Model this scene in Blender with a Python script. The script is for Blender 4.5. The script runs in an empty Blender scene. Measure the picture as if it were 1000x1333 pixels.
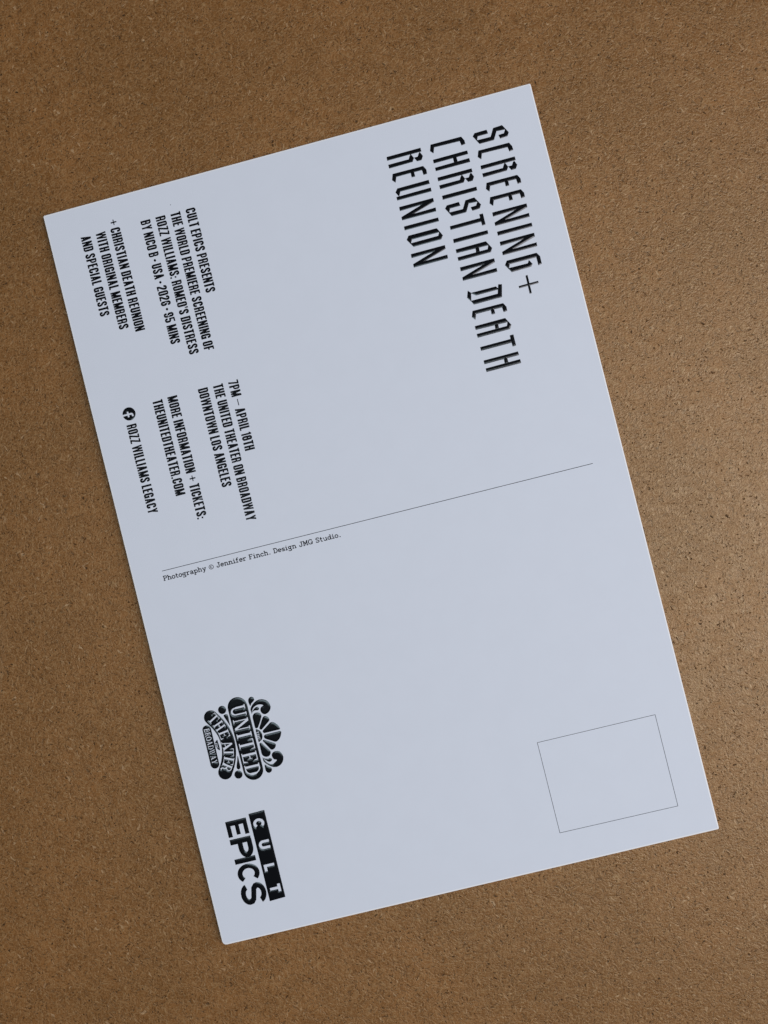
import bpy, bmesh, math
import numpy as np
from mathutils import Matrix, Vector
PI = math.pi
scene = bpy.context.scene
C = scene.collection

# ---------------------------------------------------------------- camera, light, exposure
cd = bpy.data.cameras.new('camera'); cam = bpy.data.objects.new('camera', cd); C.objects.link(cam)
cd.sensor_fit = 'HORIZONTAL'; cd.sensor_width = 36; cd.lens = 39.6; cd.clip_start = .01; cd.clip_end = 50
cam.matrix_world = Matrix(((0.9988487, 0.0002343, 0.0479720, 0.0098115), (-0.0002742, 0.9999996, 0.0008247, 0.0012088), (-0.0479718, -0.0008369, 0.9988483, 0.1697594), (0.0000000, 0.0000000, 0.0000000, 1.0000000)))
scene.camera = cam
vs = scene.view_settings
scene.display_settings.display_device = 'sRGB'
vs.view_transform = 'Standard'; vs.look = 'None'; vs.exposure = 0; vs.gamma = 1; vs.use_curve_mapping = False
scene.render.engine = 'CYCLES'

world = bpy.data.worlds.new('World'); scene.world = world; world.use_nodes = True
bg = world.node_tree.nodes['Background']
bg.inputs['Color'].default_value = (.84, .90, 1.0, 1); bg.inputs['Strength'].default_value = .06

def area(name, loc, target, sx, sy, watts, col, shape='RECTANGLE'):
    l = bpy.data.lights.new(name, 'AREA'); l.shape = shape; l.size = sx
    if shape in ('RECTANGLE', 'ELLIPSE'): l.size_y = sy
    l.energy = watts; l.color = col
    o = bpy.data.objects.new(name, l); C.objects.link(o); o.location = loc
    o.rotation_euler = (Vector(target)-Vector(loc)).to_track_quat('-Z', 'Y').to_euler()
    return o
# the window to the right of the table, and the bright patch of ceiling above it
area('window_light', (.88, -.06, .84), (0, 0, 0), .55, 1.55, 14.9, (.95, .94, 1.0))
area('ceiling_light', (-.045, -.075, 1.0), (-.045, -.075, 0), .50, .22, 1.1, (.70, .90, 1.0), 'ELLIPSE')

# ---------------------------------------------------------------- measures (millimetres, read along the card)
CARD_W, CARD_H = 152.4, 101.6
T_CARD = .35                # thickness of the card
Z_INK = T_CARD+.002
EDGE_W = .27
CARD_LOC = (0, 0, 0.000450)
CARD_ROT = (-0.007874, 0, -1.324835)
CAP = 2.05
CORNERS = [[0.16, -0.01], [-0.06, 101.75], [152.26, 101.59], [152.46, -0.13]]
TITLE_GLYPHS = {
    'S': [(1, [[0.11, -1.8], [0.0, 0.0], [1.68, 0.94], [2.36, 0.51], [2.44, -0.93], [1.72, -1.09], [1.67, 0.01], [0.94, 0.47], [0.82, -1.35], [2.4, -2.25], [2.41, -5.16], [0.65, -6.09], [0.14, -5.62], [0.09, -3.19], [0.83, -3.08], [0.85, -5.2], [1.64, -5.55], [1.68, -2.7]])],
    'C': [(1, [[0.0, 0.0], [0.86, 0.43], [1.57, 0.44], [1.66, -0.29], [0.73, -0.45], [0.62, -5.73], [1.71, -6.12], [1.13, -6.63], [-0.03, -6.23]])],
    'R': [(1, [[0.0, 0.0], [-0.04, 6.92], [0.66, 6.93], [0.69, -0.05]]), (1, [[0.79, 6.63], [1.63, 7.0], [2.35, 6.56], [2.35, 5.69], [1.55, 5.3], [1.55, 6.02], [0.93, 6.4]]), (1, [[0.71, 4.77], [1.55, 5.17], [2.23, 4.75], [2.32, -0.03], [1.6, -0.06], [1.59, 4.16], [1.0, 4.49]])],
    'E': [(1, [[0.0, 0.0], [0.82, 0.45], [1.64, 0.4], [1.7, -0.27], [0.7, -0.35], [0.68, -2.02], [1.57, -2.04], [1.56, -2.67], [0.67, -2.65], [0.69, -5.71], [1.72, -6.1], [1.11, -6.61], [-0.02, -6.21]])],
    'N': [(1, [[0.0, 0.0], [-0.03, 6.94], [0.69, 6.91], [2.05, 2.23], [1.95, 6.95], [2.65, 6.89], [2.68, -0.05], [2.05, -0.04], [0.61, 4.71], [0.75, -0.03]])],
    'I': [(1, [[0.0, 0.0], [-0.01, 6.98], [0.69, 6.96], [0.74, -0.03]])],
    'G': [(1, [[0.03, -6.04], [0.0, 0.0], [0.81, 0.5], [2.33, 0.46], [2.45, -0.19], [0.79, -0.2], [0.79, -5.68], [1.57, -6.04], [1.59, -2.12], [1.05, -1.78], [1.91, -1.31], [2.34, -1.68], [2.44, -5.62], [0.79, -6.58]])],
    '+': [(1, [[0.0, 0.0], [-0.03, 0.35], [3.63, 0.29], [3.65, -0.06]]), (1, [[1.66, -1.8], [1.63, 2.1], [2.0, 2.08], [2.06, -1.8]])],
    'H': [(1, [[0.0, 0.0], [-0.06, 6.96], [0.61, 6.98], [0.68, -0.01]]), (1, [[1.64, 0.01], [1.53, 7.0], [2.25, 7.01], [2.28, 0.03]]), (1, [[0.24, 3.97], [0.25, 4.59], [1.68, 4.6], [1.66, 3.92]])],
    'T': [(1, [[-0.79, 6.23], [-0.81, 6.9], [1.4, 6.89], [1.43, 6.26]]), (1, [[0.0, 0.0], [-0.06, 6.27], [0.64, 6.27], [0.68, -0.01]])],
    'A': [(1, [[0.0, 0.0], [-0.07, 6.16], [1.51, 7.02], [2.22, 6.6], [2.3, 0.01], [1.61, -0.01], [1.55, 6.17], [0.77, 6.5], [0.69, 0.02]]), (1, [[0.59, 3.9], [0.6, 4.53], [1.63, 4.47], [1.64, 3.81]])],
    'D': [(1, [[0.0, 0.0], [0.17, 0.63], [2.59, 0.03], [2.58, -0.78], [0.92, -0.31]]), (1, [[1.83, -6.04], [1.78, -0.45], [2.56, 0.03], [2.63, -5.66]]), (1, [[-0.27, -6.19], [0.26, -5.7], [1.86, -6.07], [1.0, -6.62]]), (1, [[0.29, -5.7], [0.28, -0.62], [0.93, -0.19], [0.97, -4.8]])],
    'U': [(1, [[0.0, 0.0], [-0.06, 6.43], [0.69, 6.43], [0.71, 0.38], [1.56, -0.06], [0.66, -0.53]]), (1, [[1.63, -0.57], [1.54, 6.45], [2.25, 6.43], [2.28, -0.57]])],
    'O': [(1, [[0.02, -5.78], [0.0, 0.0], [1.65, 0.83], [2.32, 0.36], [2.37, -5.31], [0.71, -6.3]]), (-1, [[0.87, -5.33], [0.85, 0.37], [1.55, -0.03], [1.61, -5.73]])],}
TITLE_LINES = [
    [('S', 6.59, 94.27), ('C', 10.34, 94.77), ('R', 13.34, 88.25), ('E', 16.99, 94.76), ('E', 19.95, 94.76), ('N', 23.0, 88.21), ('I', 26.96, 88.21), ('N', 29.05, 88.23), ('G', 33.01, 94.68), ('+', 36.88, 91.52)],
    [('C', 6.7, 85.88), ('H', 9.74, 79.38), ('R', 13.42, 79.4), ('I', 17.18, 79.38), ('S', 19.14, 85.44), ('T', 23.49, 79.4), ('I', 26.16, 79.39), ('A', 28.29, 79.38), ('N', 31.97, 79.35), ('D', 37.17, 85.88), ('E', 41.05, 85.84), ('A', 44.1, 79.34), ('T', 48.41, 79.37), ('H', 51.18, 79.37)],
    [('R', 6.78, 70.56), ('E', 10.41, 77.11), ('U', 13.45, 71.09), ('N', 17.16, 70.55), ('I', 21.18, 70.53), ('O', 23.18, 76.72), ('N', 26.9, 70.51)],]
SMALL_PRINT = [
    ('CULT EPICS PRESENTS', 6.45, 28.57, 23.94, 'uppermost line of the film credits'),
    ('THE WORLD PREMIERE SCREENING OF', 6.45, 25.41, 35.21, 'second line of the film credits'),
    ("ROZZ WILLIAMS: ROMEO'S DISTRESS", 6.45, 22.27, 35.2, 'third line of the film credits'),
    ('BY NICO B • USA • 2026 • 95 MINS', 6.45, 19.1, 32.23, 'last line of the film credits with a year and running time'),
    ('+ CHRISTIAN DEATH REUNION', 4.6, 12.71, 27.88, 'reunion line led by a thin plus sign'),
    ('WITH ORIGINAL MEMBERS', 6.45, 9.6, 26.68, 'line about original members'),
    ('AND SPECIAL GUESTS', 6.45, 6.43, 23.14, 'line about special guests'),
    ('7PM — APRIL 18TH', 42.4, 28.53, 56.86, 'line giving the hour and date'),
    ('THE UNITED THEATER ON BROADWAY', 42.4, 25.36, 70.65, 'line naming the venue'),
    ('DOWNTOWN LOS ANGELES', 42.4, 22.2, 62.86, 'line naming the city'),
    ('MORE INFORMATION + TICKETS:', 42.4, 15.76, 67.86, 'line announcing more information and tickets'),
    ('THEUNITEDTHEATER.COM', 42.4, 12.62, 62.23, 'line giving a web address'),
    ('ROZZ WILLIAMS LEGACY', 45.86, 6.27, 64.38, 'line beside the round badge'),]
SOCIAL = [[43.68, 7.38], [45.04, 7.38]]
CREDIT = [[78.23, 6.07], [78.28, 42.9]]
DIVIDER = [[76.22, 6.2], [76.33, 95.25]]
STAMP = [[127.46, 71.11], [127.49, 94.95], [146.0, 94.88], [145.87, 71.07]]
CULT_BLOCK = [[127.92, 11.35], [127.84, 14.69], [145.79, 14.61], [145.94, 11.32]]
CULT_LETTERS = [['C', 130.22, 12.96], ['U', 134.61, 13.02], ['L', 139.28, 12.91], ['T', 143.65, 13.04]]
EPICS = [[128.45, 6.32], [128.42, 10.66], [145.46, 7.23]]
SPECKS = [[4.74, 25.91, 0.08, 0.1]]
EMBLEM = {
    'plate': [[106.53, 14.46], [119.53, 14.48], 1.99],
    'united': [[106.18, 12.75], [120.56, 12.77], 3.33],
    'ribbon': [[107.28, 8.7], [108.94, 9.75], [110.83, 10.54], [112.96, 10.8], [114.97, 10.56], [116.98, 9.85], [118.7, 8.83]],
    'theater': [['T', 107.66, 9.13, 107.01, 10.31], ['H', 109.32, 9.95, 108.85, 11.2], ['E', 111.22, 10.51, 111.04, 11.76], ['A', 113.49, 10.57, 113.4, 11.75], ['T', 114.96, 10.49, 115.19, 11.59], ['E', 116.62, 10.07, 117.05, 11.07], ['R', 117.83, 9.33, 118.49, 10.28]],
    'broadway_plate': [[109.5, 7.26], [116.61, 7.18]],
    'broadway': [[109.24, 6.65], [116.55, 6.56]],
    'lens': [[111.93, 8.83], [112.52, 8.88], [113.29, 8.93], [114.09, 8.87], [113.89, 8.54], [113.36, 8.23], [112.82, 8.14], [112.37, 8.29], [112.14, 8.51]],
    'on': [[112.53, 8.34], [113.59, 8.37]],
    'dots': [[106.34, 11.27], [119.75, 11.33]],
    'drops': [[[107.63, 11.27], [107.36, 11.57], [107.42, 11.99], [107.7, 12.17], [108.84, 12.12], [109.83, 12.09], [108.88, 11.72]], [[116.01, 12.11], [117.3, 12.12], [118.35, 12.1], [118.74, 11.81], [118.67, 11.44], [118.21, 11.31], [117.11, 11.71]], [[105.66, 16.89], [105.24, 17.22], [105.16, 17.69], [105.41, 18.06], [105.85, 18.11], [106.13, 17.88], [106.48, 17.36], [106.89, 17.04], [106.32, 16.87]], [[119.0, 17.01], [119.5, 17.51], [119.89, 18.09], [120.28, 18.2], [120.7, 17.98], [120.86, 17.46], [120.58, 17.05], [120.06, 16.89]]],
    'scrolls': [[[108.53, 16.95], [108.05, 16.92], [107.52, 16.91], [106.83, 17.42], [106.33, 18.12], [106.08, 18.86], [106.15, 19.71], [106.57, 20.47], [107.19, 20.89], [107.98, 21.0], [108.59, 20.75], [109.04, 20.24], [109.22, 19.61], [109.0, 19.09], [108.51, 18.83], [108.04, 18.85], [107.63, 19.14], [107.38, 19.61], [107.16, 19.26], [107.03, 18.72], [107.12, 18.12], [107.41, 17.56], [107.92, 17.19]], [[117.5, 16.96], [118.09, 17.2], [118.58, 17.46], [119.11, 18.0], [119.3, 18.62], [119.03, 19.17], [118.69, 19.62], [118.45, 19.12], [117.96, 18.86], [117.39, 18.89], [117.01, 19.29], [116.92, 19.89], [117.18, 20.6], [117.9, 20.99], [118.66, 21.01], [119.42, 20.61], [119.92, 19.91], [120.04, 19.11], [119.78, 18.31], [119.2, 17.59], [118.58, 17.07], [118.16, 16.91]]],
    'leaves': [[[108.32, 17.06], [107.95, 17.28], [107.57, 17.71], [107.37, 18.25], [107.54, 18.57], [107.89, 18.62], [108.11, 18.3], [108.02, 17.8], [108.1, 17.34]], [[117.76, 17.13], [118.03, 17.88], [118.01, 18.47], [118.3, 18.7], [118.64, 18.52], [118.73, 18.09], [118.48, 17.67], [118.08, 17.29]]],
    'petals': [[[109.19, 16.9], [108.68, 17.15], [108.44, 17.69], [108.52, 18.25], [108.88, 18.69], [109.36, 18.79], [110.21, 18.35], [111.61, 17.43], [111.54, 16.89]], [[111.75, 17.63], [109.92, 18.76], [109.53, 19.1], [109.56, 19.62], [110.01, 20.09], [110.58, 20.21], [112.15, 18.01]], [[112.37, 18.15], [110.98, 20.28], [111.17, 20.86], [111.72, 21.39], [112.31, 21.73], [112.88, 21.87], [112.89, 18.31]], [[113.19, 18.28], [113.17, 21.96], [113.88, 21.73], [114.55, 21.35], [114.92, 20.88], [115.19, 20.35], [113.9, 18.15]], [[114.25, 17.72], [114.09, 18.02], [115.43, 20.24], [116.06, 20.08], [116.47, 19.62], [116.51, 18.99]], [[114.64, 16.95], [114.49, 17.33], [116.72, 18.87], [117.25, 18.68], [117.63, 18.27], [117.65, 17.69], [117.37, 17.18], [116.92, 16.91]]],
    'half': [[111.85, 16.93], [111.92, 17.4], [112.35, 17.82], [112.98, 17.98], [113.58, 17.9], [114.0, 17.66], [114.2, 17.3], [114.23, 16.91]],
    'the': [[112.29, 17.11], [113.83, 17.13]],}

# ---------------------------------------------------------------- materials
MAT = {}
class NT:
    def __init__(s, name):
        m = bpy.data.materials.new(name); m.use_nodes = True; s.m = m; s.t = m.node_tree
        s.b = s.t.nodes['Principled BSDF']
    def n(s, ty, **kw):
        x = s.t.nodes.new(ty)
        for k, v in kw.items():
            if k in x.bl_rna.properties and not k[0].isupper(): setattr(x, k, v)
            else: x.inputs[k].default_value = v
        return x
    def l(s, a, b): s.t.links.new(a, b)
    def math(s, op, a, b=None, clamp=False):
        x = s.t.nodes.new('ShaderNodeMath'); x.operation = op; x.use_clamp = clamp
        for i, v in enumerate((a, b)):
            if v is None: continue
            if hasattr(v, 'is_output'): s.l(v, x.inputs[i])
            else: x.inputs[i].default_value = v
        return x.outputs[0]
    def ramp(s, v, lo, hi, a=0., b=1., smooth=True):
        x = s.t.nodes.new('ShaderNodeMapRange'); x.interpolation_type = 'SMOOTHSTEP' if smooth else 'LINEAR'; x.clamp = True
        s.l(v, x.inputs['Value'])
        for k, q in (('From Min', lo), ('From Max', hi), ('To Min', a), ('To Max', b)): x.inputs[k].default_value = q
        return x.outputs[0]
    def mix(s, f, a, b, mode='MIX'):
        x = s.t.nodes.new('ShaderNodeMix'); x.data_type = 'RGBA'; x.blend_type = mode
        for i, v in ((0, f), (6, a), (7, b)):
            if hasattr(v, 'is_output'): s.l(v, x.inputs[i])
            else: x.inputs[i].default_value = v if i == 0 else (*v, 1)
        return x.outputs[2]
    def mapped(s, scale, rot=0, warp=None, loc=(0, 0, 0)):
        tc = s.t.nodes.new('ShaderNodeTexCoord'); v = tc.outputs['Object']
        if warp is not None:
            a = s.t.nodes.new('ShaderNodeVectorMath'); a.operation = 'ADD'; s.l(v, a.inputs[0]); s.l(warp, a.inputs[1]); v = a.outputs[0]
        r = s.n('ShaderNodeMapping'); r.inputs['Rotation'].default_value = (0, 0, rot); s.l(v, r.inputs[0])
        k = s.n('ShaderNodeMapping'); k.inputs['Scale'].default_value = scale; k.inputs['Location'].default_value = loc; s.l(r.outputs[0], k.inputs[0])
        return k.outputs[0]
    def noise(s, vec, detail=2., rough=.5):
        x = s.n('ShaderNodeTexNoise'); x.inputs['Scale'].default_value = 1; x.inputs['Detail'].default_value = detail; x.inputs['Roughness'].default_value = rough
        s.l(vec, x.inputs['Vector']); return x.outputs['Fac']
    def flecks(s, scale, rot, size, keep, warp, loc):
        """sparse slivers: voronoi cells stretched along one direction, a share of them kept"""
        v = s.t.nodes.new('ShaderNodeTexVoronoi'); v.voronoi_dimensions = '2D'; v.feature = 'F1'
        v.inputs['Scale'].default_value = 1; v.inputs['Randomness'].default_value = 1
        s.l(s.mapped(scale, rot, warp, loc), v.inputs['Vector'])
        sep = s.t.nodes.new('ShaderNodeSeparateColor'); s.l(v.outputs['Color'], sep.inputs[0])
        kept = s.math('GREATER_THAN', sep.outputs[0], 1-keep)
        sz = s.math('MULTIPLY_ADD', sep.outputs[1], size*.9); sz.node.inputs[2].default_value = size*.35
        d = s.math('DIVIDE', v.outputs['Distance'], sz)
        f = s.ramp(d, .55, 1.0, 1., 0.)
        st = s.math('MULTIPLY_ADD', sep.outputs[2], .6); st.node.inputs[2].default_value = .4
        return s.math('MULTIPLY', s.math('MULTIPLY', f, kept), st)

def board_material():
    k = NT('hardboard')
    w = k.n('ShaderNodeTexNoise'); w.inputs['Scale'].default_value = 420; w.inputs['Detail'].default_value = 2
    tc = k.t.nodes.new('ShaderNodeTexCoord'); k.l(tc.outputs['Object'], w.inputs['Vector'])
    ws = k.t.nodes.new('ShaderNodeVectorMath'); ws.operation = 'MULTIPLY_ADD'
    k.l(w.outputs['Color'], ws.inputs[0]); ws.inputs[1].default_value = (.0024, .0024, 0); ws.inputs[2].default_value = (-.0012, -.0012, 0)
    W = ws.outputs[0]
    # matted fibres: the same noise stretched along several directions
    fib = []
    for i, (rot, a, b) in enumerate(((.4, 700, 2500), (1.5, 640, 2300), (2.6, 760, 2700))):
        fib.append(k.noise(k.mapped((a, b, 1), rot, W, (i*7.3, i*3.1, 0)), 2, .6))
    f = k.math('MAXIMUM', k.math('MAXIMUM', fib[0], fib[1]), fib[2])
    g = k.math('MINIMUM', k.math('MINIMUM', fib[0], fib[1]), fib[2])
    fine = k.noise(k.mapped((2600, 2600, 1)), 2, .7)
    mid = k.noise(k.mapped((260, 260, 1)), 3, .6)
    big = k.noise(k.mapped((28, 28, 1)), 3, .55)
    col = k.mix(k.ramp(mid, .3, .7), (.232, .089, .019), (.304, .123, .029))
    col = k.mix(k.ramp(big, .35, .65, 0, .7), col, (.196, .078, .016))
    col = k.mix(k.ramp(fine, .46, .24, 0, .65), col, (.10, .042, .010))
    col = k.mix(k.ramp(f, .54, .76, 0, .9), col, (.37, .215, .09))
    col = k.mix(k.ramp(g, .45, .22, 0, .95), col, (.07, .028, .007))
    col = k.mix(k.ramp(fine, .42, .74, 0, .6), col, (.36, .20, .08))
    scuff = k.noise(k.mapped((140, 9, 1), .12, None, (3.3, 1.7, 0)), 3, .6)
    col = k.mix(k.ramp(scuff, .62, .74, 0, .28), col, (.42, .25, .12))
    dark = None
    for i, (sc, rot, size, keep) in enumerate((((430, 1050, 1), .5, .12, .11), ((400, 1100, 1), 2.0, .11, .10), ((760, 900, 1), 1.1, .13, .07), ((190, 950, 1), 2.7, .085, .06), ((1150, 1800, 1), .1, .21, .20), ((1250, 1600, 1), 1.9, .2, .17))):
        d = k.flecks(sc, rot, size, keep, W, (i*11.7, i*5.9, 0))
        dark = d if dark is None else k.math('MAXIMUM', dark, d)
    light = None
    for i, (sc, rot, size, keep) in enumerate((((360, 1400, 1), .9, .20, .10), ((360, 1400, 1), 2.4, .18, .09), ((600, 1000, 1), 1.6, .18, .07))):
        d = k.flecks(sc, rot, size, keep, W, (i*4.7+40, i*8.9, 0))
        light = d if light is None else k.math('MAXIMUM', light, d)
    col = k.mix(k.math('MULTIPLY', light, .70), col, (.56, .37, .20))
    col = k.mix(k.math('MULTIPLY', dark, .88), col, (.030, .015, .007))
    k.l(col, k.b.inputs['Base Color'])
    h = k.math('ADD', k.math('MULTIPLY', f, 1.0), k.math('MULTIPLY', fine, .6))
    h = k.math('ADD', h, k.math('MULTIPLY', g, .7))
    h = k.math('SUBTRACT', h, k.math('MULTIPLY', dark, .8))
    bp = k.n('ShaderNodeBump'); bp.inputs['Strength'].default_value = 1.0; bp.inputs['Distance'].default_value = .00012
    k.l(h, bp.inputs['Height']); k.l(bp.outputs[0], k.b.inputs['Normal'])
    k.l(k.math('ADD', k.ramp(mid, .3, .7, .36, .47), k.math('MULTIPLY', dark, .3)), k.b.inputs['Roughness'])
    k.l(k.math('MULTIPLY_ADD', dark, -.6), k.b.inputs['Specular IOR Level']); k.b.inputs['Specular IOR Level'].links[0].from_node.inputs[2].default_value = 1.0
    k.b.inputs['Specular Tint'].default_value = (1, .84, .58, 1)
    return k.m
MAT['board'] = board_material()

def paper_material(name, col, rough):
    k = NT(name)
    n = k.noise(k.mapped((180, 180, 180)), 3, .6)
    c = tuple(x*.988 for x in col)
    k.l(k.mix(k.ramp(n, .3, .7), c, col), k.b.inputs['Base Color'])
    f = k.noise(k.mapped((3000, 3000, 3000)), 2, .6)
    bp = k.n('ShaderNodeBump'); bp.inputs['Strength'].default_value = .10; bp.inputs['Distance'].default_value = .00003
    k.l(f, bp.inputs['Height']); k.l(bp.outputs[0], k.b.inputs['Normal'])
    k.b.inputs['Roughness'].default_value = rough; k.b.inputs['Specular IOR Level'].default_value = .25
    return k.m
MAT['paper'] = paper_material('coated_card', (.80, .835, .90), .6)
MAT['rim'] = paper_material('card_edge_halo', (.97, .97, .97), .8)  # whiter than the face: bright edge halo put into the colour

def ink_material(name, col, rough, spec=.5):
    k = NT(name)
    k.b.inputs['Base Color'].default_value = (*col, 1); k.b.inputs['Roughness'].default_value = rough
    k.b.inputs['Specular IOR Level'].default_value = spec
    return k.m
MAT['ink'] = ink_material('thick_gloss_ink', (.003, .0035, .005), .15, .6)
MAT['ink_small'] = ink_material('thin_gloss_ink', (.004, .004, .006), .35, .15)
MAT['ink_flat'] = ink_material('flat_black_ink', (.006, .006, .010), .6, .25)
MAT['ink_grey'] = ink_material('flat_grey_ink', (.10, .105, .12), .6, .3)

# ---------------------------------------------------------------- relief lettering: signed distances on a fine grid
def seg_dist(X, Y, pts, closed=True):
    p = np.asarray(pts, float); n = len(p)
    d2 = np.full(X.shape, 1e9); inside = np.zeros(X.shape, bool)
    for i in range(n if closed else n-1):
        ax, ay = p[i]; bx, by = p[(i+1) % n]
        ex, ey = bx-ax, by-ay
        L = ex*ex+ey*ey+1e-12
        t = np.clip(((X-ax)*ex+(Y-ay)*ey)/L, 0, 1)
        d2 = np.minimum(d2, (X-ax-t*ex)**2+(Y-ay-t*ey)**2)
        if closed and ay != by:
            c = ((ay > Y) != (by > Y)) & (X < ex*(Y-ay)/ey+ax)
            inside ^= c
    return np.sqrt(d2), inside

def sd_poly(X, Y, pts):
    d, ins = seg_dist(X, Y, pts)
    return np.where(ins, d, -d)

def smooth_closed(pts, n=6):
    p = np.asarray(pts, float); m = len(p); out = []
    for i in range(m):
        p0, p1, p2, p3 = p[i-1], p[i], p[(i+1) % m], p[(i+2) % m]
        for k in range(n):
            t = k/n
            out.append(.5*((2*p1)+(-p0+p2)*t+(2*p0-5*p1+4*p2-p3)*t*t+(-p0+3*p1-3*p2+p3)*t**3))
    return np.array(out)

def smooth_open(pts, n=8):
    p = [2*np.array(pts[0], float)-np.array(pts[1], float)]+[np.array(q, float) for q in pts]
    p.append(2*p[-1]-p[-2]); out = []
    for i in range(1, len(p)-2):
        p0, p1, p2, p3 = p[i-1], p[i], p[i+1], p[i+2]
        for k in range(n):
            t = k/n
            out.append(.5*((2*p1)+(-p0+p2)*t+(2*p0-5*p1+4*p2-p3)*t*t+(-p0+3*p1-3*p2+p3)*t**3))
    out.append(p[-2])
    return np.array(out)

def fillet(path, r, closed=False, n=6):
    p = [np.array(q, float) for q in path]; out = []
    N = len(p)
    for i in range(N):
        if not closed and i in (0, N-1):
            out.append(p[i]); continue
        a, b, c = p[i-1], p[i], p[(i+1) % N]
        u = a-b; v = c-b; lu = np.hypot(*u); lv = np.hypot(*v)
        q = min(r, lu*.499, lv*.499)
        if q < 1e-4:
            out.append(b); continue
        s = b+u/lu*q; e = b+v/lv*q
        for k in range(n+1):
            t = k/n
            out.append((1-t)**2*s+2*t*(1-t)*(b*.82+(s+e)*.09)+t*t*e)
    return np.array(out)

def outline(path, s):
    """the outline of a pen stroke of width s with flat ends"""
    p = np.asarray(path, float)
    p = p[np.concatenate([[True], np.hypot(*np.diff(p, axis=0).T) > 1e-4])]
    d = np.diff(p, axis=0); d /= np.maximum(np.hypot(d[:, 0], d[:, 1])[:, None], 1e-9)
    nrm = np.stack([-d[:, 1], d[:, 0]], 1)
    L = []; R_ = []
    for i in range(len(p)):
        if i == 0: m = nrm[0]
        elif i == len(p)-1: m = nrm[-1]
        else:
            m = nrm[i-1]+nrm[i]; m = m/max(np.hypot(*m), 1e-6)
            m = m/max(.35, float(m @ nrm[i]))
        L.append(p[i]+m*s/2); R_.append(p[i]-m*s/2)
    return np.array(L+R_[::-1])

def rect(x0, y0, x1, y1): return np.array([(x0, y0), (x1, y0), (x1, y1), (x0, y1)])
def rrect(x0, y0, x1, y1, r): return fillet(rect(x0, y0, x1, y1), r, True)
def ellipse(cx, cy, rx, ry, n=28): return np.array([(cx+rx*math.cos(2*PI*k/n), cy+ry*math.sin(2*PI*k/n)) for k in range(n)])
def arc(cx, cy, rx, ry, a0, a1, n=18):
    return [(cx+rx*math.cos(math.radians(a0+(a1-a0)*k/n)), cy+ry*math.sin(math.radians(a0+(a1-a0)*k/n))) for k in range(n+1)]

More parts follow.
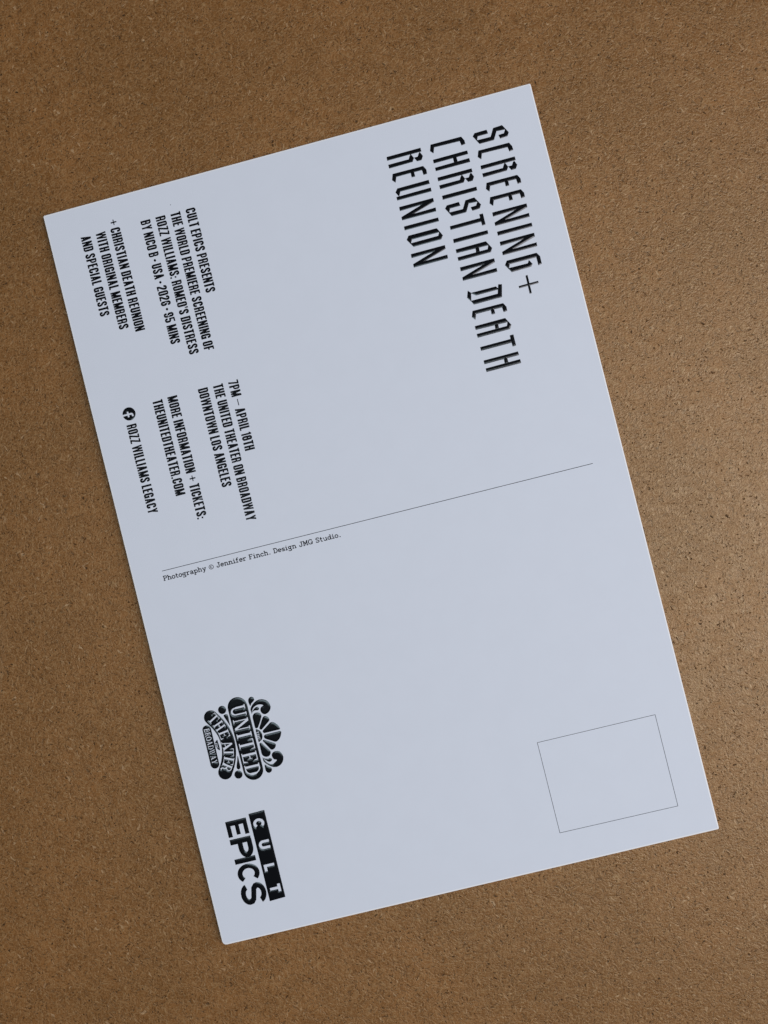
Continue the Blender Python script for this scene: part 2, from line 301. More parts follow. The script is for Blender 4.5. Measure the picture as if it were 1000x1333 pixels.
class Relief:
    """a sheet of thick glossy ink: add and cut shapes (card mm), then build ONE domed mesh"""
    def __init__(self, x0, y0, x1, y1, res):
        self.x0, self.y0, self.res = x0, y0, res
        self.nx = int((x1-x0)/res)+2; self.ny = int((y1-y0)/res)+2
        self.F = np.full((self.ny, self.nx), -1.0)
    def win(self, x0, y0, x1, y1):
        i0 = max(0, int((x0-self.x0)/self.res)-1); i1 = min(self.nx, int((x1-self.x0)/self.res)+3)
        j0 = max(0, int((y0-self.y0)/self.res)-1); j1 = min(self.ny, int((y1-self.y0)/self.res)+3)
        X, Y = np.meshgrid(self.x0+np.arange(i0, i1)*self.res, self.y0+np.arange(j0, j1)*self.res)
        return (slice(j0, j1), slice(i0, i1)), X, Y
    def put(self, field, sl, sign=1):
        if sign > 0: self.F[sl] = np.maximum(self.F[sl], field)
        else: self.F[sl] = np.minimum(self.F[sl], -field)
    def shape(self, pts, sign=1, pad=.9):
        p = np.asarray(pts, float)
        sl, X, Y = self.win(p[:, 0].min()-pad, p[:, 1].min()-pad, p[:, 0].max()+pad, p[:, 1].max()+pad)
        if X.size: self.put(sd_poly(X, Y, p), sl, sign)
    def glyph(self, polys, place, sign=1, pad=.9):
        """polys: [(sign, pts)] ; place maps glyph coordinates to card mm"""
        P_ = [(s, place(np.asarray(q, float))) for s, q in polys]
        if not P_: return
        A = np.concatenate([q for s, q in P_])
        sl, X, Y = self.win(A[:, 0].min()-pad, A[:, 1].min()-pad, A[:, 0].max()+pad, A[:, 1].max()+pad)
        if not X.size: return
        f = np.full(X.shape, -9.0)
        for s, q in P_:
            d = sd_poly(X, Y, q)
            f = np.maximum(f, d) if s > 0 else np.minimum(f, -d)
        self.put(f, sl, sign)
    def tube(self, path, hw):
        p = np.asarray(path, float)
        sl, X, Y = self.win(p[:, 0].min()-hw-.9, p[:, 1].min()-hw-.9, p[:, 0].max()+hw+.9, p[:, 1].max()+hw+.9)
        self.put(hw-seg_dist(X, Y, p, False)[0], sl)
    def build(self, name, m, parent, height=.07, bev=.45, label=None, grow=0):
        F = self.F+grow
        ins = F > 0
        ny, nx = F.shape; r = self.res
        prof = lambda d: height*(1-(1-np.clip(d/bev, 0, 1))**2)+Z_INK
        V = []; nid = np.full(F.shape, -1, np.int64)
        jj, ii = np.nonzero(ins)
        nid[jj, ii] = np.arange(len(jj))
        V.append(np.stack([self.x0+ii*r, self.y0+jj*r, prof(F[jj, ii])], 1)); n = len(jj)
        def cross(a, b, horizontal):
            nonlocal n
            A = F[a]; B = F[b]
            c = (A > 0) != (B > 0)
            idx = np.full(A.shape, -1, np.int64)
            j, i = np.nonzero(c)
            t = A[j, i]/(A[j, i]-B[j, i])
            idx[j, i] = n+np.arange(len(j)); n += len(j)
            x = self.x0+(i+(t if horizontal else 0))*r; y = self.y0+(j+(0 if horizontal else t))*r
            V.append(np.stack([x, y, np.full(len(j), Z_INK)], 1))
            return idx
        S = np.s_
        hid = cross(S[:, :-1], S[:, 1:], True)        # edge to the right of node
        vid = cross(S[:-1, :], S[1:, :], False)       # edge above node
        k = ins[:-1, :-1]*1+ins[:-1, 1:]*2+ins[1:, 1:]*4+ins[1:, :-1]*8
        table = {1: [['a', 'B', 'L']], 2: [['b', 'R', 'B']], 4: [['c', 'T', 'R']], 8: [['d', 'L', 'T']],
                 3: [['a', 'b', 'R', 'L']], 6: [['b', 'c', 'T', 'B']], 12: [['c', 'd', 'L', 'R']], 9: [['d', 'a', 'B', 'T']],
                 7: [['a', 'b', 'c', 'T', 'L']], 14: [['b', 'c', 'd', 'L', 'B']], 13: [['c', 'd', 'a', 'B', 'R']], 11: [['d', 'a', 'b', 'R', 'T']],
                 15: [['a', 'b', 'c', 'd']], 5: [['a', 'B', 'L'], ['c', 'T', 'R']], 10: [['b', 'R', 'B'], ['d', 'L', 'T']]}
        faces = []
        for code, polys in table.items():
            j, i = np.nonzero(k == code)
            if not len(j): continue
            get = {'a': lambda: nid[j, i], 'b': lambda: nid[j, i+1], 'c': lambda: nid[j+1, i+1], 'd': lambda: nid[j+1, i],
                   'B': lambda: hid[j, i], 'T': lambda: hid[j+1, i], 'L': lambda: vid[j, i], 'R': lambda: vid[j, i+1]}
            for pl in polys:
                faces.append(np.stack([get[q]() for q in pl], 1))
        V = np.concatenate(V)
        V[:, 0] -= CARD_W/2; V[:, 1] -= CARD_H/2
        me = bpy.data.meshes.new(name)
        me.vertices.add(len(V)); me.vertices.foreach_set('co', (V*.001).astype(np.float32).ravel())
        tot = sum(f.size for f in faces); cnt = sum(len(f) for f in faces)
        me.loops.add(tot); me.polygons.add(cnt)
        me.loops.foreach_set('vertex_index', np.concatenate([f.ravel() for f in faces]).astype(np.int32))
        lens = np.concatenate([np.full(len(f), f.shape[1]) for f in faces])
        me.polygons.foreach_set('loop_start', np.concatenate([[0], np.cumsum(lens)[:-1]]).astype(np.int32))
        me.polygons.foreach_set('use_smooth', np.ones(cnt, bool))
        me.update(calc_edges=True); me.validate()
        me.materials.append(m)
        o = bpy.data.objects.new(name, me); C.objects.link(o); o.parent = parent
        if label: o['label'] = label
        return o

# ---------------------------------------------------------------- the condensed capitals of the small print (cap height 1)
def condensed():
    s = .176; w = .425; a = s/2; b = w-a; r = .13; G = {}
    st = lambda path, rr=r, k=s: (1, outline(fillet(path, rr), k))
    stem = lambda x: (1, rect(x, 0, x+s, 1))
    bar = lambda x0, x1, y: (1, rect(x0, y-.07, x1, y+.07))
    def ring(x0, y0, x1, y1, ro=.16): return [(1, rrect(x0, y0, x1, y1, ro)), (-1, rrect(x0+s, y0+.13, x1-s, y1-.13, ro*.45))]
    G['A'] = (.44, [(1, [(0, 0), (.16, 0), (.29, 1), (.13, 1)]), (1, [(.28, 0), (.44, 0), (.31, 1), (.15, 1)]), (1, rect(.10, .19, .34, .32))])
    G['B'] = (w, [stem(0), st([(a, .934), (b-.01, .934), (b-.01, .52), (a, .52)], .12, .14), st([(a, .52), (b, .52), (b, .066), (a, .066)], .12, .14)])
    G['C'] = (w, [st([(b, .64), (b, 1-a), (a, 1-a), (a, a), (b, a), (b, .36)], .15)])
    G['D'] = (w, [(1, np.concatenate([[(0, 0)], fillet([(0, 0), (w, 0), (w, 1), (0, 1)], .17)[1:-1], [(0, 1)]])), (-1, rrect(s, .13, w-s, .87, .05))])
    G['E'] = (.345, [stem(0), bar(.1, .345, .934), bar(.1, .32, .51), bar(.1, .345, .066)])
    G['F'] = (.335, [stem(0), bar(.1, .335, .934), bar(.1, .31, .49)])
    G['G'] = (w, [st([(b, .66), (b, 1-a), (a, 1-a), (a, a), (b, a), (b, .48)], .15), bar(.215, w, .46), (1, rect(w-s, .02, w, .5))])
    G['H'] = (w, [stem(0), stem(w-s), bar(.1, w-.1, .51)])
    G['I'] = (s, [stem(0)])
    G['J'] = (.33, [st([(.33-a, 1), (.33-a, a), (a, a), (a, .3)], .13)])
    G['K'] = (.43, [stem(0), (1, [(s-.02, .36), (.265, 1), (.42, 1), (s+.0, .30)]), (1, [(.16, .55), (.26, .66), (.435, 0), (.28, 0)])])
    G['L'] = (.325, [stem(0), bar(.1, .325, .066)])
    G['M'] = (.56, [(1, rect(0, 0, .15, 1)), (1, rect(.41, 0, .56, 1)), (1, [(0, 1), (.17, 1), (.34, .12), (.34, 0), (.22, 0)]), (1, [(.56, 1), (.39, 1), (.22, .12), (.22, 0), (.34, 0)])])
    G['N'] = (.435, [(1, rect(0, 0, .15, 1)), (1, rect(.285, 0, .435, 1)), (1, [(0, 1), (.16, 1), (.435, 0), (.275, 0)])])
    G['O'] = (w, ring(0, 0, w, 1))
    G['P'] = (w, [stem(0), st([(a, .934), (b, .934), (b, .43), (a, .43)], .13, .14)])
    G['R'] = (w, [stem(0), st([(a, .934), (b, .934), (b, .47), (a, .47)], .13, .14), st([(.15, .47), (b-.005, .47), (b+.0, .0)], .11, .145)])
    G['S'] = (w, [st([(b, .68), (b, 1-a), (a, 1-a), (a, .60), (b, .40), (b, a), (a, a), (a, .32)], .15)])
    G['T'] = (.375, [bar(0, .375, .934), (1, rect(.095, 0, .28, 1))])
    G['U'] = (w, [st([(a, 1), (a, a), (b, a), (b, 1)], .15)])
    G['V'] = (.42, [(1, [(0, 1), (.15, 1), (.27, 0), (.145, 0)]), (1, [(.42, 1), (.27, 1), (.15, 0), (.275, 0)])])
    G['W'] = (.635, [(1, [(0, 1), (.14, 1), (.225, 0), (.095, 0)]), (1, [(.25, 1), (.36, 1), (.225, 0), (.11, 0)]), (1, [(.275, 1), (.385, 1), (.525, 0), (.41, 0)]), (1, [(.495, 1), (.635, 1), (.54, 0), (.41, 0)])])
    G['Y'] = (.43, [(1, [(0, 1), (.155, 1), (.285, .42), (.15, .38)]), (1, [(.43, 1), (.275, 1), (.145, .42), (.28, .38)]), (1, rect(.14, 0, .29, .46))])
    G['Z'] = (.375, [bar(.01, .37, .934), bar(0, .375, .066), (1, [(.0, .10), (.0, .04), (.15, .06), (.37, .9), (.37, .96), (.22, .94)])])
    G['0'] = (w, ring(0, 0, w, 1)); 
    G['1'] = (.23, [(1, rect(.08, 0, .23, 1)), (1, [(0, .86), (0, .76), (.1, .80), (.1, .97)])])
    G['2'] = (w, [st([(a, .68), (a, 1-a), (b, 1-a), (b, .62), (a, .2), (a, .06)], .14), bar(0, w, .066)])
    G['5'] = (w, [bar(.02, w-.02, .934), (1, rect(.01, .47, .15, 1)), st([(.06, .53), (b, .53), (b, a), (a, a), (a, .3)], .14)])
    G['6'] = (w, [st([(b, .68), (b, 1-a), (a, 1-a), (a, a), (b, a), (b, .53), (a, .53)], .14)])
    G['7'] = (.38, [bar(0, .38, .934), (1, [(.235, .95), (.38, .95), (.235, 0), (.08, 0)])])
    G['8'] = (w, [(1, outline(fillet([(a+.01, .52), (a+.01, 1-a), (b-.01, 1-a), (b-.01, .52)], .14), s)), (1, outline(fillet([(a, .52), (a, a), (b, a), (b, .52)], .14), s)), bar(.06, w-.06, .52)])
    G['9'] = (w, [st([(a, .32), (a, a), (b, a), (b, 1-a), (a, 1-a), (a, .47), (b, .47)], .14)])
    G['.'] = (.15, [(1, rect(0, 0, .15, .155))]); G[':'] = (.15, [(1, rect(0, 0, .15, .155)), (1, rect(0, .45, .15, .605))])
    G["'"] = (.14, [(1, [(0, 1), (.14, 1), (.11, .68), (.03, .68)])])
    G['•'] = (.17, [(1, ellipse(.085, .48, .118, .115))])
    G['+'] = (.52, [(1, rect(0, .463, .52, .547)), (1, rect(.205, .215, .315, .795))])
    G['—'] = (.62, [(1, rect(0, .455, .62, .525))])
    return G
CONDENSED = condensed()

def set_line(rel, font, text, x0, yb, cap, x1, gap=.075, space=.20, sign=1, fit='scale'):
    """letters of one line from x0 to x1 on the baseline yb; returns nothing"""
    adv = 0; items = []
    for ch in text:
        if ch == ' ': adv += space-gap*0; continue
        w, polys = font[ch]
        items.append((adv, polys)); adv += w+gap
    total = adv-gap
    k = (x1-x0)/total
    for u, polys in items:
        rel.glyph(polys, lambda q, u=u: np.stack([x0+(u+q[:, 0])*k, yb+q[:, 1]*cap], 1), sign, pad=.3)
    return k/cap

# ---------------------------------------------------------------- slab typewriter letters of the credit (cap height 1)
def typewriter():
    t = .150; G = {}
    P1 = lambda pts, k=t: (1, outline(pts, k))
    H1 = lambda x0, x1, y, k=.13: (1, rect(x0, y-k/2, x1, y+k/2))
    V1 = lambda x, y0, y1, k=t: (1, rect(x-k/2, y0, x+k/2, y1))
    x = .68
    ringo = lambda cx, cy, rx, ry: [(1, ellipse(cx, cy, rx+t/2, ry+t/2)), (-1, ellipse(cx, cy, rx-t/2, ry-t/2))]
    G['P'] = (.74, [V1(.16, 0, 1), H1(0, .34, .05), H1(0, .42, .95), P1([(.16, .95)]+arc(.42, .72, .25, .23, 90, -90)+[(.16, .49)])])
    G['h'] = (.76, [V1(.16, 0, 1), H1(0, .18, .95), H1(0, .32, .05), H1(.44, .76, .05), P1([(.16, .46)]+arc(.38, .40, .22, .24, 110, 0)+[(.60, 0)])])
    G['o'] = (.66, ringo(.33, .33, .27, .30))
    G['t'] = (.56, [P1([(.22, .92)]+[(.22, .2)]+arc(.38, .18, .16, .14, 180, 320)), H1(.02, .48, .63)])
    G['g'] = (.72, ringo(.30, .40, .22, .22)+[H1(.45, .72, .62), P1(arc(.30, .02, .24, .12, 120, 20)+arc(.32, -.14, .26, .12, 20, -190))])
    G['r'] = (.62, [V1(.18, 0, .66), H1(0, .2, .62), H1(0, .42, .05), P1([(.18, .36)]+arc(.42, .36, .22, .26, 150, 40))])
    G['a'] = (.70, [P1(arc(.30, .44, .24, .20, 150, 0)+[(.54, .12)]+arc(.66, .14, .1, .1, 190, 300))]+ringo(.30, .19, .22, .16))
    G['p'] = (.74, [V1(.16, -.32, .66), H1(0, .18, .62), H1(0, .34, -.28)]+ringo(.42, .33, .24, .28))
    G['y'] = (.72, [P1([(.12, .62), (.38, .02)]), P1([(.62, .62), (.34, -.12), (.22, -.27), (.06, -.25)]), H1(0, .28, .62), H1(.46, .74, .62)])
    G['©'] = (.92, [(1, ellipse(.46, .42, .46, .48)), (-1, ellipse(.46, .42, .37, .39)), P1(arc(.47, .42, .18, .20, 50, 310), .10)])
    G['J'] = (.70, [P1([(.50, .95), (.50, .25)]+arc(.28, .25, .22, .22, 0, -180)), H1(.26, .70, .95), (1, ellipse(.09, .27, .09, .09))])
    G['e'] = (.66, [P1([(.06, .36), (.60, .36)]+arc(.33, .34, .27, .29, 5, 315)), ])
    G['n'] = (.78, [V1(.17, 0, .66), H1(0, .2, .62), H1(0, .34, .05), H1(.46, .78, .05), P1([(.17, .44)]+arc(.39, .40, .22, .23, 110, 0)+[(.61, 0)])])
    G['i'] = (.50, [V1(.25, 0, .66), H1(.06, .27, .62), H1(.02, .48, .05), (1, ellipse(.25, .88, .085, .085))])
    G['f'] = (.58, [P1([(.22, .0), (.22, .74)]+arc(.40, .76, .18, .18, 180, 50)), H1(.02, .46, .62), H1(.02, .44, .05)])
    G['F'] = (.74, [V1(.17, 0, 1), H1(0, .38, .05), H1(0, .70, .95), H1(.17, .46, .52), V1(.68, .70, .98, .09), V1(.46, .4, .64, .09)])
    G['c'] = (.64, [P1(arc(.34, .33, .28, .29, 40, 320)), (1, ellipse(.53, .50, .085, .085))])
    G['.'] = (.42, [(1, ellipse(.24, .07, .10, .10))])
    G['D'] = (.80, [V1(.17, 0, 1), H1(0, .4, .05), H1(0, .4, .95), P1([(.17, .95), (.36, .95)]+arc(.36, .5, .36, .45, 90, -90)+[(.17, .05)])])
    G['s'] = (.60, [P1(arc(.30, .48, .21, .14, 20, 200)+[(.30, .34)]+arc(.30, .19, .22, .14, 60, -160)), V1(.52, .46, .66, .08), V1(.07, 0, .2, .08)])
    G['M'] = (.94, [V1(.17, 0, 1), V1(.77, 0, 1), P1([(.15, 1), (.47, .3), (.79, 1)]), H1(0, .34, .05), H1(.60, .94, .05), H1(0, .22, .95), H1(.72, .94, .95)])
    G['G'] = (.84, [P1(arc(.42, .5, .36, .45, 45, 350)+[(.72, .38)]), H1(.46, .84, .40), V1(.70, 0, .4), V1(.70, .68, .98, .09)])
    G['S'] = (.74, [P1(arc(.37, .74, .25, .21, 20, 220)+[(.40, .49)]+arc(.36, .26, .28, .21, 50, -160)), V1(.64, .7, .98, .09), V1(.08, .02, .30, .09)])
    G['u'] = (.78, [P1([(.16, .62), (.16, .24)]+arc(.38, .26, .22, .22, 180, 330)), V1(.61, 0, .66), H1(0, .18, .62), H1(.44, .63, .62), H1(.6, .78, .05)])
    G['d'] = (.76, ringo(.32, .33, .24, .28)+[V1(.60, 0, 1), H1(.42, .62, .95), H1(.58, .76, .05)])
    return G
TYPEWRITER = typewriter()

# ---------------------------------------------------------------- fat-and-thin serif capitals of the theatre emblem
def serif():
    S = .20; t = .075; v = .075; G = {}
    r = lambda x0, y0, x1, y1: (1, rect(x0, y0, x1, y1))
    st = lambda pts, k: (1, outline(pts, k))
    G['U'] = (.92, [r(0, 1-v, .40, 1), r(.62, 1-v, .92, 1), st([(.19, 1), (.19, .32)]+arc(.46, .32, .27, .25, 180, 360)+[(.74, 1)], .13), r(.095, .34, .27, 1)])
    G['N'] = (1.0, [r(0, 1-v, .26, 1), r(0, 0, .30, v), r(.70, 1-v, 1.0, 1), r(.10, 0, .10+t*1.3, 1), r(.80, 0, .80+t*1.3, 1), (1, [(.07, 1), (.30, 1), (.90, 0), (.70, 0)])])
    G['I'] = (.42, [r(.11, 0, .31, 1), r(0, 0, .42, v), r(0, 1-v, .42, 1)])
    G['T'] = (.86, [r(.33, 0, .53, 1), r(.2, 0, .66, v), r(0, 1-v, .86, 1), (1, [(0, 1), (.08, 1), (.10, .9), (.04, .70), (0, .70)]), (1, [(.86, 1), (.78, 1), (.76, .9), (.82, .70), (.86, .70)])])
    G['E'] = (.82, [r(.10, 0, .30, 1), r(0, 0, .82, v), r(0, 1-v, .78, 1), r(.3, .47, .56, .55), r(.52, .36, .58, .66), (1, [(.82, 0), (.72, 0), (.68, .1), (.78, .32), (.82, .32)]), (1, [(.78, 1), (.68, 1), (.65, .9), (.74, .70), (.78, .70)])])
    G['D'] = (.92, [r(.10, 0, .30, 1), r(0, 0, .42, v), r(0, 1-v, .42, 1), st([(.3, .955)]+arc(.40, .5, .41, .455, 90, -90, 24)+[(.3, .045)], .10), (1, [(.78, .2), (.90, .35), (.92, .5), (.90, .65), (.78, .8), (.70, .72), (.705, .5), (.70, .28)])])
    G['H'] = (.96, [r(.09, 0, .30, 1), r(.66, 0, .87, 1), r(0, 0, .39, v), r(0, 1-v, .39, 1), r(.57, 0, .96, v), r(.57, 1-v, .96, 1), r(.2, .46, .8, .55)])
    G['A'] = (.96, [(1, [(.36, 1), (.54, 1), (.90, .0), (.64, 0)]), (1, [(.38, 1), (.47, .9), (.20, 0), (.10, 0)]), r(0, 0, .30, v), r(.54, 0, .96, v), r(.2, .26, .66, .35)])
    G['R'] = (.90, [r(.10, 0, .32, 1), r(0, 0, .42, v), r(0, 1-v, .4, 1), st([(.3, .95)]+arc(.46, .735, .22, .215, 90, -90)+[(.3, .52)], .11), st([(.44, .5), (.6, .42), (.66, .12), (.78, .05), (.90, .10)], .14)])
    G['B'] = (.86, [r(.10, 0, .32, 1), r(0, 0, .4, v), r(0, 1-v, .4, 1), st([(.3, .95)]+arc(.48, .745, .20, .205, 90, -90)+[(.3, .54)], .13), st([(.3, .53)]+arc(.50, .29, .25, .24, 90, -90)+[(.3, .05)], .13)])
    G['O'] = (.92, [(1, ellipse(.46, .5, .46, .51)), (-1, ellipse(.46, .5, .24, .41))])
    G['W'] = (1.3, [r(0, 1-v, .36, 1), r(.45, 1-v, .8, 1), r(.98, 1-v, 1.3, 1), (1, [(.08, 1), (.30, 1), (.52, 0), (.38, 0)]), (1, [(.52, 1), (.72, 1), (.92, 0), (.80, 0)]), (1, [(.60, .9), (.67, .9), (.48, 0), (.40, 0)]), (1, [(1.12, 1), (1.2, 1), (.90, 0), (.82, 0)])])
    G['Y'] = (.92, [r(0, 1-v, .38, 1), r(.60, 1-v, .92, 1), r(.25, 0, .66, v), r(.345, 0, .565, .5), (1, [(.07, 1), (.30, 1), (.56, .45), (.38, .40)]), (1, [(.72, 1), (.82, 1), (.54, .40), (.46, .48)])])
    return G
SERIF = serif()

# ---------------------------------------------------------------- plain bold sans of the film label's mark
def sans(s):
    a = s/2; G = {}
    st = lambda pts: (1, outline(pts, s))
    G['C'] = (1.0, [st(arc(.5, .5, .5-a, .52-a, 42, 318, 40))])
    G['U'] = (.9, [st([(a, 1), (a, .42)]+arc(.45, .42, .45-a, .44-a, 180, 360)[1:-1]+[(.9-a, .42), (.9-a, 1)])])
    G['L'] = (.7, [(1, rect(0, 0, s, 1)), (1, rect(0, 0, .7, s))])
    G['T'] = (.8, [(1, rect(0, 1-s, .8, 1)), (1, rect(.4-a, 0, .4+a, 1))])
    G['E'] = (.72, [(1, rect(0, 0, s, 1)), (1, rect(0, 0, .73, s*.86)), (1, rect(0, .5-s*.40, .67, .5+s*.40)), (1, rect(0, 1-s*.86, .72, 1))])
    G['P'] = (.80, [(1, rect(0, 0, s, 1)), st([(a, 1-a*.9), (.45, 1-a*.9)]+arc(.45, .67, .33-a*.2, .33-a*.9, 90, -90, 20)+[(a, .34+a*.9)])])
    G['I'] = (s, [(1, rect(0, 0, s, 1))])
    G['S'] = (.82, [st(arc(.43, .735, .315, .265-a*.16, 12, 180, 20)+[(.13, .66), (.22, .565), (.43, .51), (.64, .45), (.72, .37), (.735, .28)]+arc(.42, .27, .315, .265-a*.16, 0, -170, 20)[1:])])
    return G

# ================================================================ the scene
# the board everything lies on
def tabletop():
    bm = bmesh.new()
    bmesh.ops.create_cube(bm, size=1)
    for v in bm.verts: v.co = (v.co.x*.70, v.co.y*.80, v.co.z*.012-.006)
    me = bpy.data.meshes.new('tabletop'); bm.to_mesh(me); bm.free()
    me.materials.append(MAT['board'])
    o = bpy.data.objects.new('tabletop', me); C.objects.link(o)
    o['label'] = 'brown hardboard surface with fine fibres and dark flecks'; o['kind'] = 'structure'
    return o
tabletop()

card = bpy.data.objects.new('postcard', None); C.objects.link(card)
card.empty_display_size = .02
card.location = CARD_LOC; card.rotation_euler = CARD_ROT
card['label'] = 'white printed postcard lying at a slant on the brown board'; card['category'] = 'postcard'

def card_sheet():
    q = [np.array(p) for p in CORNERS]                # lower-left, upper-left, upper-right, lower-right (as read)
    rad = [.36, .32, .34, 1.0]
    loop = []
    for i in range(4):
        a, b, c = q[i-1], q[i], q[(i+1) % 4]
        u = (a-b)/np.hypot(*(a-b)); w = (c-b)/np.hypot(*(c-b))
        s, e = b+u*rad[i], b+w*rad[i]
        for k in range(9):
            t = k/8
            loop.append((1-t)**2*s+2*t*(1-t)*b+t*t*e)
    loop = np.array(loop)[::-1]                        # counter-clockwise seen from above
    cen = loop.mean(0)
    def inset(d):
        n = len(loop); out = []
        for i in range(n):
            a, b = loop[i-1], loop[(i+1) % n]
            t = (b-a)/np.hypot(*(b-a)); out.append(loop[i]+np.array([-t[1], t[0]])*d)
        return np.array(out)
    toV = lambda L, z: [((p[0]-CARD_W/2)*.001, (p[1]-CARD_H/2)*.001, z*.001) for p in L]
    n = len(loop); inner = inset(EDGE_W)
    # the printed face and the underside
    V = toV(inner, T_CARD)+toV(inner, .02)
    me = bpy.data.meshes.new('card_sheet')
    me.from_pydata(V, [], [list(range(n)), list(range(2*n-1, n-1, -1))]+[[(i+1) % n, i, n+i, n+(i+1) % n] for i in range(n)])
    me.materials.append(MAT['paper'])
    f = bpy.data.objects.new('card_sheet', me); C.objects.link(f); f.parent = card
    # the rounded cut rim, whitened to paint in a bright halo line
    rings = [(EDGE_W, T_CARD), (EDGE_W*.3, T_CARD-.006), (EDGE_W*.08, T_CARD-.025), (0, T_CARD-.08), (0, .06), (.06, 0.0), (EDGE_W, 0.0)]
    V = []; F = []
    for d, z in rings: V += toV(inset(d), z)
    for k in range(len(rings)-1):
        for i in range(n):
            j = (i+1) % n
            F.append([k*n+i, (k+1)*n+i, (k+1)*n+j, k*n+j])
    me = bpy.data.meshes.new('cut_edge_halo'); me.from_pydata(V, [], F)
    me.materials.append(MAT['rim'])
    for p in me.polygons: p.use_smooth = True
    e = bpy.data.objects.new('cut_edge_halo', me); C.objects.link(e); e.parent = f
    e['label'] = 'cut edge of the postcard with a painted bright halo'
card_sheet()

INK = MAT['ink']
# the three big blackletter-like title lines
TITLE_WORDS = ['title line reading SCREENING and a plus sign', 'title line reading CHRISTIAN DEATH', 'title line reading REUNION']
for line, words in zip(TITLE_LINES, TITLE_WORDS):
    xs = [g[1] for g in line]; ys = [g[2] for g in line]
    y0 = min(ys)-1.2; 
    rel = Relief(min(xs)-1.6, min(ys)-7.5, max(xs)+5.5, max(ys)+7.5, .05)
    for ch, x, y in line:
        rel.glyph(TITLE_GLYPHS[ch], lambda q, x=x, y=y: q+np.array([x, y]), pad=.4)
    rel.build('title_line', INK, card, .060, .42, words, grow=.048)

# small print
for text, x0, y, x1, lab in SMALL_PRINT:
    rel = Relief(x0-.6, y-.7, x1+.6, y+2.7, .045)
    k = set_line(rel, CONDENSED, text, x0, y, CAP, x1)
    rel.build('text_line', MAT['ink_small'], card, .012, .15, lab, grow=.012)

# round social-network badge
(cx, cy), (ex, ey) = SOCIAL
R_S = 1.345
rel = Relief(cx-2, cy-2, cx+2, cy+2, .04)
rel.shape(ellipse(cx, cy, R_S, R_S, 48))
fpath = fillet([(.08, -1.6), (.08, .2), (.08, .66), (.64, .66)], .42)
rel.shape(outline(fpath*1.0+np.array([cx, cy]), .35), -1)
rel.shape(rect(cx-.50, cy-.38, cx+.64, cy-.05), -1)
rel.build('social_badge', INK, card, .035, .42, 'round black badge with a white letter f')

# the credit, set along the dividing rule
(ax_, ay_), (bx_, by_) = CREDIT
L = math.hypot(bx_-ax_, by_-ay_); ux, uy = (bx_-ax_)/L, (by_-ay_)/L
rel = Relief(min(ax_, bx_)-1.5, min(ay_, by_)-1, max(ax_, bx_)+1.5, max(ay_, by_)+1, .04)
text = 'Photography © Jennifer Finch. Design JMG Studio.'
adv = 0; items = []
for ch in text:
    if ch == ' ': adv += .50; continue
    w, polys = TYPEWRITER[ch]; items.append((adv, polys)); adv += w+.06
k = L/(adv-.28)
CAPT = .98
for u, polys in items:
    rel.glyph(polys, lambda q, u=u: np.stack([ax_+ux*(u+q[:, 0])*k-uy*q[:, 1]*CAPT, ay_+uy*(u+q[:, 0])*k+ux*q[:, 1]*CAPT], 1), pad=.3)
rel.build('credit_line', MAT['ink_flat'], card, .006, .1, 'tiny typewriter line crediting the photograph and design', grow=.012)

def thin_line(pts, w, closed=False):
    p = [np.array(q, float) for q in pts]
    V = []; F = []
    n = len(p)
    for i in range(n if closed else n-1):
        a, b = p[i], p[(i+1) % n]
        t = (b-a)/np.hypot(*(b-a)); m = np.array([-t[1], t[0]])*w/2
        s = w/2 if closed else 0
        a2 = a+t*s; b2 = b+t*s if closed else b
        k = len(V)
        V += [tuple(a2-m), tuple(b2-m), tuple(b2+m), tuple(a2+m)]; F.append([k, k+1, k+2, k+3])
    return V, F
def line_obj(name, pts, w, m, closed, label):
    V, F = thin_line(pts, w, closed)
    me = bpy.data.meshes.new(name)
    me.from_pydata([((x-CARD_W/2)*.001, (y-CARD_H/2)*.001, (T_CARD+.006)*.001) for x, y in V], [], F)
    me.materials.append(m)
    o = bpy.data.objects.new(name, me); C.objects.link(o); o.parent = card; o['label'] = label
line_obj('dividing_rule', DIVIDER, .115, MAT['ink_flat'], False, 'thin straight rule across the middle of the card')
line_obj('stamp_frame', STAMP, .10, MAT['ink_grey'], True, 'thin grey empty rectangle where the stamp goes')

# film label mark: a black bar with knocked-out letters over five big letters
bl = np.array(CULT_BLOCK)
mn, mx = bl.min(0), bl.max(0)
rel = Relief(mn[0]-1, mn[1]-1, mx[0]+1, mx[1]+1, .045)
rel.shape(bl)
SB = sans(.26)
for ch, x, y in CULT_LETTERS:
    w, polys = SB[ch]
    c = 2.16; kx = c*.90
    rel.glyph(polys, lambda q: np.stack([x+(q[:, 0]-w/2)*kx, y+(q[:, 1]-.5)*c], 1), -1)
bar_ = rel.build('label_bar', INK, card, .074, .60, 'black bar with four spaced white letters')
(ex0, ey0), (ex1, ey1), (ex2, _) = EPICS
c = ey1-ey0
SE = sans(.235)
rel = Relief(ex0-1, ey0-1, ex2+1, ey1+1, .045)
for ch, u0, u1 in (('E', 0, .745), ('P', .855, 1.735), ('I', 1.79, 2.035), ('C', 2.10, 3.0), ('S', 3.03, 3.955)):
    w, polys = SE[ch]
    rel.glyph(polys, lambda q: np.stack([ex0+(u0+q[:, 0]*(u1-u0)/w)*c, ey0+q[:, 1]*c], 1))
rel.build('label_lettering', INK, bar_, .074, .60, 'five big black capitals under the bar')

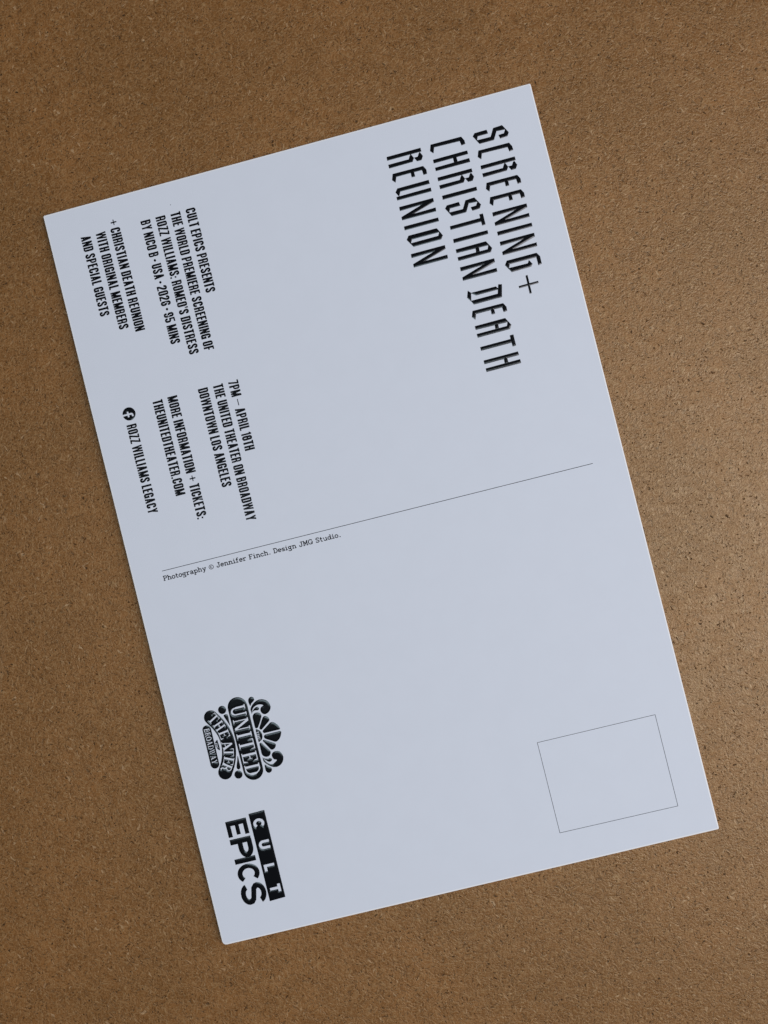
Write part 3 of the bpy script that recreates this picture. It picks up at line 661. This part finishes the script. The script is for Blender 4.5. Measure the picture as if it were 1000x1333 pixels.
# theatre emblem
def relief_for(pts, res=.04, pad=.8):
    p = np.asarray(pts, float)
    return Relief(p[:, 0].min()-pad, p[:, 1].min()-pad, p[:, 0].max()+pad, p[:, 1].max()+pad, res)
E_ = EMBLEM
B_H, B_W = .047, .50
(x0, y0), (x1, y1), rp = E_['plate']
rel = relief_for([(x0-rp, y0-rp), (x1+rp, y1+rp)])
rel.tube([(x0, y0), (x1, y1)], rp)
(ax_, ay_), (bx_, by_), cap_ = E_['united']
set_line(rel, SERIF, 'UNITED', ax_, ay_+.10, cap_*.94, bx_, gap=.19, sign=-1)
plate = rel.build('theater_emblem', INK, card, B_H, B_W, 'black ornate emblem with a shell, scrolls and lettered plates', grow=.03)
rib = smooth_open(E_['ribbon'])
rr = 71/7.692*.1525
rel = relief_for(rib, pad=rr+.4)
rel.tube(rib, rr)
for ch, mx_, my_, tx, ty in E_['theater']:
    w, polys = SERIF[ch]
    up = np.array([tx-mx_, ty-my_]); up /= np.hypot(*up); rt = np.array([up[1], -up[0]])
    c = 2.12; kx = 1.95 if ch == 'A' else 1.62
    rel.glyph(polys, lambda q: np.array([mx_, my_])+np.outer((q[:, 0]-w/2)*kx/max(w, .8), rt)+np.outer((q[:, 1]-.5)*c, up), -1, pad=.4)
rel.build('banner', INK, plate, B_H, B_W, grow=.03)
(x0, y0), (x1, y1) = E_['broadway_plate']; rp = 44/7.692*.1525
rel = relief_for([(x0-rp, y0-rp), (x1+rp, y1+rp)])
rel.tube([(x0, y0), (x1, y1)], rp)
(ax_, ay_), (bx_, by_) = E_['broadway']
yb = (y0+y1)/2-.56
set_line(rel, SERIF, 'BROADWAY', ax_, yb, 1.14, bx_, gap=.06, sign=-1)
rel.build('nameplate', INK, plate, B_H*.8, B_W, grow=.02)
p = smooth_closed(E_['lens'])
rel = relief_for(p); rel.shape(p)
(ax_, ay_), (bx_, by_) = E_['on']
set_line(rel, SERIF, 'ON', ax_, ay_-.22, .55, bx_, gap=.1, sign=-1)
rel.build('lens_badge', INK, plate, .035, .35)
p = smooth_closed(E_['half'])
rel = relief_for(p); rel.shape(p)
(ax_, ay_), (bx_, by_) = E_['the']
set_line(rel, SERIF, 'THE', ax_-.1, min(ay_, by_)-.28, .58, bx_+.1, gap=.1, sign=-1)
rel.build('half_medallion', INK, plate, .035, .35)
for kind, name, n in (('dots', 'dot', 0), ('drops', 'droplet', 1), ('scrolls', 'scroll', 1), ('leaves', 'leaf', 1), ('petals', 'shell_petal', 2)):
    for q in E_[kind]:
        if n == 0: p = ellipse(q[0], q[1], .83, .83, 40)
        elif n == 1: p = smooth_closed(q)
        else: p = fillet(q, .35, True, 4)
        rel = relief_for(p); rel.shape(p)
        rel.build(name, INK, plate, B_H, B_W)

# dust on the card
for x, y, rx_, ry_ in SPECKS:
    rel = Relief(x-.6, y-.6, x+.6, y+.6, .03)
    rel.shape(ellipse(x, y, rx_, ry_, 14))
    rel.build('speck', MAT['ink_grey'], card, .01, .1)
